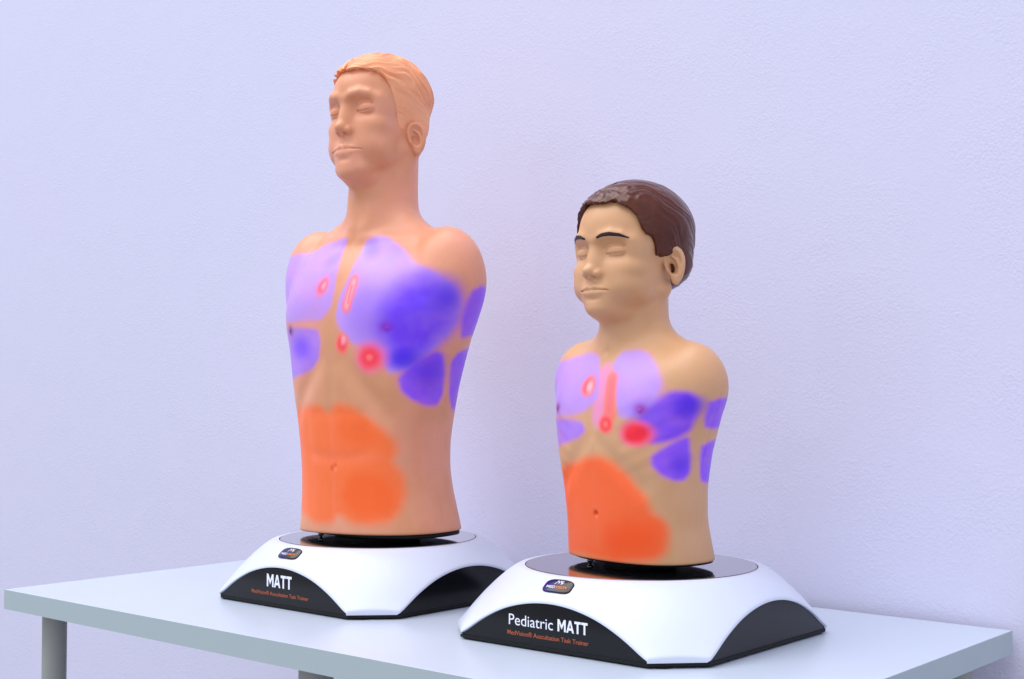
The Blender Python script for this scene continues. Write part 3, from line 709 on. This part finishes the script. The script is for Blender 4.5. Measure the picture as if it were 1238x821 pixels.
def make_base(parent, words):
    angs = set()
    c0 = math.atan2(S - CH, S)
    for q in range(4):
        for a in (c0, -c0): angs.add(round(q * math.pi / 2 + a, 6))
        angs.add(round(q * math.pi / 2 + c0 - .0015, 6)); angs.add(round(q * math.pi / 2 - c0 + .0015, 6))
    for i in range(288): angs.add(round(2 * math.pi * i / 288 - c0 + .004, 6))
    angs = sorted(a % (2 * math.pi) for a in angs)
    v, f = [], []
    rings = 18; n = len(angs)
    def on_ch(th):
        t = (th + c0 + 1e-5) % (math.pi / 2)
        return t > 2 * c0 - .0007
    for th in angs:
        R = rim(th); cs, sn = math.cos(th), math.sin(th)
        pts = []
        for k in range(rings):
            r = 16.95 + (R - .22 - 16.95) * k / (rings - 1); pts.append((r, prof(r)))
        h = prof(R)
        pts += [(R - .06, prof(R - .06) - .05), (R, h - .18), (R, (h - .32) if not on_ch(th) else .75), (R - .5, (h - .32) if not on_ch(th) else .75)]
        v += [(r * cs, r * sn, z) for r, z in pts]
    m = rings + 4
    for i in range(n):
        j = (i + 1) % n
        for k in range(m - 1): f.append((i * m + k, i * m + k + 1, j * m + k + 1, j * m + k))
    sh = mesh_obj('shell', v, f, M['white_shell'], parent); shade_auto(sh, 40)
    # four arched panels
    for q in range(4):
        N = 48; pv = []; yy = -(S - .28)
        for i in range(N + 1):
            x = -(S - CH) + 2 * (S - CH) * i / N
            zt = prof(math.hypot(x, S)) - .10
            pv += [(x, yy, .62), (x, yy + .0, zt), (x, yy + .3, .62), (x, yy + .3, zt)]
        pf = []
        for i in range(N):
            a, b_ = i * 4, i * 4 + 4
            pf += [(a, b_, b_ + 1, a + 1), (a + 2, a + 3, b_ + 3, b_ + 2), (a + 1, b_ + 1, b_ + 3, a + 3), (a, a + 2, b_ + 2, b_)]
        pf += [(0, 1, 3, 2), (N * 4, N * 4 + 2, N * 4 + 3, N * 4 + 1)]
        ro = Matrix.Rotation(q * math.pi / 2, 3, 'Z')
        mesh_obj('side_panel', [tuple(ro @ Vector(p)) for p in pv], pf, M['panel_black'], parent, False)
    # black skirt under the shell
    pv = []
    oc = [(S - CH, -S), (S, -(S - CH)), (S, S - CH), (S - CH, S), (-(S - CH), S), (-S, S - CH), (-S, -(S - CH)), (-(S - CH), -S)]
    for z, k in ((.18, .985), (.3, .992), (.72, .992)):
        pv += [(x * k, y * k, z) for x, y in oc]
    pf = [tuple(range(7, -1, -1)), tuple(range(16, 24))] + [(j * 8 + i, j * 8 + (i + 1) % 8, j * 8 + 8 + (i + 1) % 8, j * 8 + 8 + i) for j in (0, 1) for i in range(8)]
    mesh_obj('skirt', pv, pf, M['black_rubber'], parent, False)
    for x, y in ((-1, -1), (1, -1), (1, 1), (-1, 1)):
        lathe('rubber_foot', [(1.3, .0), (1.4, .05), (1.4, .2)], M['black_rubber'], parent, 24, (x * 16.5, y * 19))
    lathe('turntable', [(16.2, 8.6), (16.82, 8.8), (16.82, 9.76), (16.74, 9.82)], M['black_gloss'], parent, 160)
    # lettering on the front panel
    yf = -(S - .28)
    if words == 'adult':
        block_text('MATT', 6.2, 2.05, (-.5, yf, 3.3), M['print_white'], parent)
        text_part('lettering', 'MedVision\u00ae Auscultation Task Trainer', 14.2, .62, (-.4, yf, 1.95), M['print_orange'], parent, .004)
    else:
        text_part('lettering', 'Pediatric', 7.7, 1.55, (-3.35, yf, 3.1), M['print_white'], parent, -.002)
        block_text('MATT', 5.0, 1.6, (3.8, yf, 3.1), M['print_white'], parent)
        text_part('lettering', 'MedVision\u00ae Auscultation Task Trainer', 13.9, .62, (-.5, yf, 1.75), M['print_orange'], parent, .004)
    # badge on the slope
    r1, r2 = 18.35, 20.65
    z1, z2 = prof(r1), prof(r2); sl = math.atan2(r2 - r1, z1 - z2); L = math.hypot(r2 - r1, z1 - z2)
    bv, bf = [], []
    N = 40; hw, hh = 2.4, L / 2 * .86
    def pt(u, w, t):
        fr = (w + L / 2) / L
        r = r2 + (r1 - r2) * fr; z = z2 + (z1 - z2) * fr
        dz = prof(math.hypot(r, u)) - prof(r)
        return (u, -(r + t * math.cos(sl)), z + dz + t * math.sin(sl))
    for sc, t in ((1.0, -.2), (1.0, .16), (.97, .24), (.9, .28), (.5, .30)):
        for i in range(N):
            a = 2 * math.pi * i / N; ca, sa = math.cos(a), math.sin(a); k = (abs(ca) ** 3.6 + abs(sa) ** 3.6) ** (-1 / 3.6)
            bv.append(pt(ca * k * hw * sc, sa * k * hh * sc, t))
    bf = [(j * N + i, j * N + (i + 1) % N, (j + 1) * N + (i + 1) % N, (j + 1) * N + i) for j in range(4) for i in range(N)] + [tuple(4 * N + i for i in range(N))]
    bd = mesh_obj('badge', bv, bf, M['badge_ink'], parent)
    lean = math.degrees(sl)
    def on_badge(u, w, t=.30): return pt(u, w, t)
    p = on_badge(-.95, -.58)
    text_part('badge_lettering', 'MED', 1.45, .46, (p[0], p[1], p[2]), M['badge_silver'], bd, .02, lean)
    p = on_badge(.8, -.58)
    text_part('badge_lettering', 'VISION', 1.9, .46, (p[0], p[1], p[2]), M['badge_orange'], bd, .01, lean)
    # the little peaked emblem above the word
    strokes = [[(-.62, .05), (-.25, .75), (.0, .2)], [(-.05, .3), (.22, .78), (.42, .25), (.62, .78)], [(.42, .05), (.7, .42)]]
    ev, ef = [], []
    for st in strokes:
        for a, c in zip(st[:-1], st[1:]):
            dx, dy = c[0] - a[0], c[1] - a[1]; l = math.hypot(dx, dy); nx, ny = -dy / l * .06, dx / l * .06; k0 = len(ev)
            for q, t in (((a[0] + nx, a[1] + ny), .3), ((a[0] - nx, a[1] - ny), .3), ((c[0] - nx, c[1] - ny), .3), ((c[0] + nx, c[1] + ny), .3)):
                ev.append(pt(q[0], q[1] + .1, .335))
            for q in range(4):
                x = ev[k0 + q]; ev.append((x[0], x[1] + .03, x[2] - .03))
            ef += [(k0, k0 + 1, k0 + 2, k0 + 3), (k0 + 4, k0 + 7, k0 + 6, k0 + 5)] + [(k0 + i, k0 + 4 + i, k0 + 4 + (i + 1) % 4, k0 + (i + 1) % 4) for i in range(4)]
    mesh_obj('badge_emblem', ev, ef, M['badge_silver'], bd, False)

# ------------------------------------------------------------------ hair
def to_head(X, Y, Z, P):
    ya = math.radians(P['yaw']); c, s = math.cos(ya), math.sin(ya)
    y0 = Y - P['cy']
    return c * X + s * y0, -s * X + c * y0, Z - P['E']

HL_A = np.array([(0, 6.85), (15, 6.85), (29, 6.6), (41, 6.1), (49, 4.9), (55, 3.1), (60, 1.0), (66, -1.6), (70, -2.9), (84, -2.9), (90, -2.2), (104, -4.2), (114, -6.6), (122, -8.4), (180, -8.6)])
HL_P = np.array([(0, 6.95), (20, 6.95), (34, 6.1), (43, 4.9), (47.5, 3.2), (52, 2.3), (59, 1.7), (63, .6), (66, -.7), (82, -.8), (90, -.2), (100, -2.6), (108, -4.8), (116, -5.9), (180, -6.2)])

def hair_adult(X, Y, Z):
    x, y, z = to_head(X, Y, Z, HEAD_A)
    d = head_sdf(X, Y, Z, HEAD_A, True)
    nk = cap(X, Y, Z, (0, 1.7, 80), (0, 1.15, 62), 5.95, 6.1)
    nk = smin(nk, cap(np.abs(X), Y, Z, (5.6, 2.8, 77), (1.5, -4.2, 63), 1.5, .6), 2.6)
    d = smin(d, nk, 1.8)
    th = np.degrees(np.arctan2(np.abs(x), -(y - 1)))
    H = np.interp(th, HL_A[:, 0], HL_A[:, 1]) + .14 * vnoise(x * 1.6, y * 1.6, z * 0, 7)
    topness = sstep(1.2, 5.6, z + .22 * y - .3)
    phi = np.arctan2(x + .01, z + 1.0) * 7.5
    sgn = np.sign(x)
    w = vnoise(x * .28, y * .28, z * .28, 2) * 1.2 + vnoise(x * .6, y * .6, z * .6, 4) * .3
    ph = (phi - sgn * y * .5 + w)
    rid = np.abs(np.sin(ph * 2.7)) ** .6
    fine = np.abs(np.sin(ph * 6.5 + 1.3 * w)) ** .7
    amp = .012 + .44 * topness; st = vnoise(x * 3.2 + z, y * 3.2, z * 1.6 + y, 31) * .05 * (1 - topness)
    t = .06 + st + .60 * topness * (1 - .35 * sstep(2, 8, y)) + amp * (rid - .65) * 1.8 + (.03 + .15 * topness) * (fine - .5) - .10 * sstep(-1, -7, z)
    t = t * sstep(-.1, .25, z - H) + .02
    r = max_ = smax(d - t, H - z, .22)
    return np.maximum(r, -(d + .45))

def hair_child(X, Y, Z):
    x, y, z = to_head(X, Y, Z, HEAD_P)
    d = head_sdf(X, Y, Z, HEAD_P, True)
    nk = cap(X, Y, Z, (0, -0.6, 52), (0, -0.9, 41.5), 4.9, 5.0)
    d = smin(d, nk, 1.6)
    th = np.degrees(np.arctan2(np.abs(x), -(y - 1)))
    H = np.interp(th, HL_P[:, 0], HL_P[:, 1]) + .22 * vnoise(x * .9, y * .9, z * 0, 7) + .1 * vnoise(x * 2.4, y * 2.4, z * 0, 8)
    topness = sstep(0, 6, z)
    front = sstep(-2, -7, y) * sstep(4, 7, z)
    w = vnoise(x * .4, y * .4, z * .4, 12) * 1.2
    phi = np.arctan2(x + .01, z + 1.0) * 7.0
    rid = np.sin((phi - np.sign(x) * y * .5 + w) * 2.4) * .6 + np.sin((phi - np.sign(x) * y * .5 + 1.3 * w) * 6.1) * .35
    curl = vnoise(x * 1.3 + w, y * 1.3, z * 1.3, 22) * .9 + vnoise(x * 2.4 + w, y * 2.4, z * 2.4, 25) * .14
    t = .38 + .42 * topness + .07 * rid + (.02 + .2 * front) * curl + .04 * vnoise(x * .5, y * .5, z * .5, 23) - .25 * sstep(-1, -5, z)
    t = t * sstep(-.1, .35, z - H) + .02
    r = smax(d - t, H - z, .2)
    return np.maximum(r, -(d + .45))

def brow_fn(side):
    pts = [(1.25, 1.95), (2.2, 2.28), (3.2, 2.36), (4.4, 2.18), (5.4, 1.75)]; rs = [.15, .27, .29, .24, .09]
    def f(X, Y, Z):
        x, y, z = to_head(X, Y, Z, HEAD_P)
        d = head_sdf(X, Y, Z, HEAD_P, True)
        x = x * side; e = None
        for i in range(4):
            g = cap(x, z, x * 0, (*pts[i], 0), (*pts[i + 1], 0), rs[i], rs[i + 1])
            e = g if e is None else np.minimum(e, g)
        return np.maximum(np.maximum(np.maximum(d - .06, e), y + 2), -(d + .15))
    return f

def rng_(a, b, h): return np.arange(a, b + h, h)

def add_paint(o, C):
    at = o.data.color_attributes.new('paint', 'FLOAT_COLOR', 'POINT')
    at.data.foreach_set('color', np.concatenate([C, np.ones((len(C), 1))], 1).astype(F32).ravel())

# ------------------------------------------------------------------ the two manikins
def manikin(kind):
    ad = kind == 'adult'
    root = link(bpy.data.objects.new('medical_manikin', None))
    root.location = ((.5363, .395, 0) if ad else (1.0875, .3959, 0))
    base = link(bpy.data.objects.new('turntable_base', None), root); base.rotation_euler.z = math.radians(-.46 if ad else .44)
    make_base(base, kind)
    body_rot = math.radians(1.0 if ad else -10.0)
    fz = 11.0 if ad else 10.9
    if ad:
        xs, ys = rng_(-22, 22, .14), rng_(-13.5, 12.5, .13)
        zs = np.concatenate([rng_(10.2, 68, .26)[:-1], rng_(68, 94.5, .12)]); fn = adult_sdf
    else:
        xs, ys = rng_(-16.5, 16.5, .13), rng_(-14, 11.5, .13)
        zs = np.concatenate([rng_(10.2, 43, .2)[:-1], rng_(43, 67.5, .12)]); fn = child_sdf
    V, Q = isosurface(fn, xs, ys, zs)
    body = quads_obj('body', V, Q, M['skin_a' if ad else 'skin_p'], root)
    if ad: C = paint(V, layers_a, SK_A, 13.0, 62.5)
    else: C = paint(V, layers_p, SK_P, 9.6, 42.3)
    add_paint(body, C); body.rotation_euler.z = body_rot; body.location = (-.22 * U, -.2 * U, 0)
    if ad:
        hv, hq = isosurface(hair_adult, rng_(-9, 9, .12), rng_(-11, 12, .12), rng_(72.5, 95, .12)); hair = quads_obj('hair', hv, hq, M['moulded_hair'], body)
    else:
        hv, hq = isosurface(hair_child, rng_(-9, 9, .12), rng_(-12.5, 10.5, .12), rng_(47, 68, .12)); hair = quads_obj('hair', hv, hq, M['brown_hair'], body)
        for s in (1, -1):
            bv, bq = isosurface(brow_fn(s), rng_(-6.5, 6.5, .07), rng_(-12, -5, .07), rng_(55.5, 58, .07))
            quads_obj('eyebrow', bv, bq, M['brow_paint'], body)
    # black plate and column that carry the torso
    sx, sy = (15.1, 10.1) if ad else (11.4, 7.75)
    pl = lathe('bottom_plate', [(.94, fz - .35), (.97, fz - .25), (.97, fz + .4)], M['black_rubber'], root, 120, (0, .8 if ad else .35), sx, sy, 2.5)
    pl.rotation_euler.z = body_rot
    rr = 7.5 if ad else 5.3
    lathe('column', [(rr, 9.83), (rr, 10.1), (rr * .96, 10.15), (rr * .96, fz - .36)], M['black_rubber'], root, 64)
    kx, ky = (-7.4, -6.6) if ad else (-5.9, -4.4)
    lathe('lock_knob', [(.2, 9.83), (.2, 10.0), (.42, 10.05), (.5, 10.3), (.42, 10.55)], M['black_gloss'], root, 24, (kx, ky))
    return root

SK_A = ((220, 150, 110), (238, 163, 134))
SK_P = ((206, 155, 110), (218, 168, 128))
ra = manikin('adult')
tag(ra, 'tall adult manikin torso with short moulded skin coloured hair on white base reading MATT', 'manikin', 'armless torso manikins on the table')
rp = manikin('child')
tag(rp, 'smaller child manikin torso with glossy brown hair on white base reading Pediatric MATT', 'manikin', 'armless torso manikins on the table')

# ------------------------------------------------------------------ camera
FPX, PIT, YAW, CAM = 1619.19, 0.035742, 0.706615, (222.433, -122.613, 35.604)
cd = bpy.data.cameras.new('camera'); cam = link(bpy.data.objects.new('camera', cd))
fw = Vector((-math.sin(YAW) * math.cos(PIT), math.cos(YAW) * math.cos(PIT), math.sin(PIT)))
rt = Vector((math.cos(YAW), math.sin(YAW), 0)); up = rt.cross(fw)
cam.matrix_world = Matrix(((rt.x, up.x, -fw.x, CAM[0] * U), (rt.y, up.y, -fw.y, CAM[1] * U), (rt.z, up.z, -fw.z, CAM[2] * U), (0, 0, 0, 1)))
cd.sensor_width = 36; cd.sensor_fit = 'HORIZONTAL'; cd.lens = 36 * FPX / 1238; cd.clip_end = 100; cd.clip_start = .05
scene.camera = cam

# ------------------------------------------------------------------ light
def area(name, loc, tgt, size, watts, col):
    l = bpy.data.lights.new(name, 'AREA'); l.shape = 'RECTANGLE'; l.size, l.size_y = size; l.energy = watts; l.color = col
    o = link(bpy.data.objects.new(name, l)); o.location = Vector(loc) * U
    o.rotation_euler = (Vector(tgt) * U - Vector(loc) * U).to_track_quat('-Z', 'Y').to_euler()
    return o
area('glint_lamp', (-60, -300, 190), (70, 30, 45), (.12, .12), 2.5, (1, .97, .94))  # tiny unseen lamp, added for crisp glints on the child's hair
sl = bpy.data.lights.new('soft_overhead', 'SUN'); sl.energy = 2.35; sl.angle = math.radians(60); sl.color = (1, .985, .97)
so = link(bpy.data.objects.new('soft_overhead', sl)); so.rotation_euler = Vector((.27, .22, -.93)).to_track_quat('-Z', 'Y').to_euler()
w = bpy.data.worlds.new('World'); scene.world = w; w.use_nodes = True
bg = w.node_tree.nodes['Background']; bg.inputs[0].default_value = (.85, .885, 1.0, 1); bg.inputs[1].default_value = .9
scene.render.engine = 'CYCLES'
scene.view_settings.view_transform = 'Standard'; scene.view_settings.look = 'None'; scene.view_settings.exposure = 0.25; scene.view_settings.gamma = 1
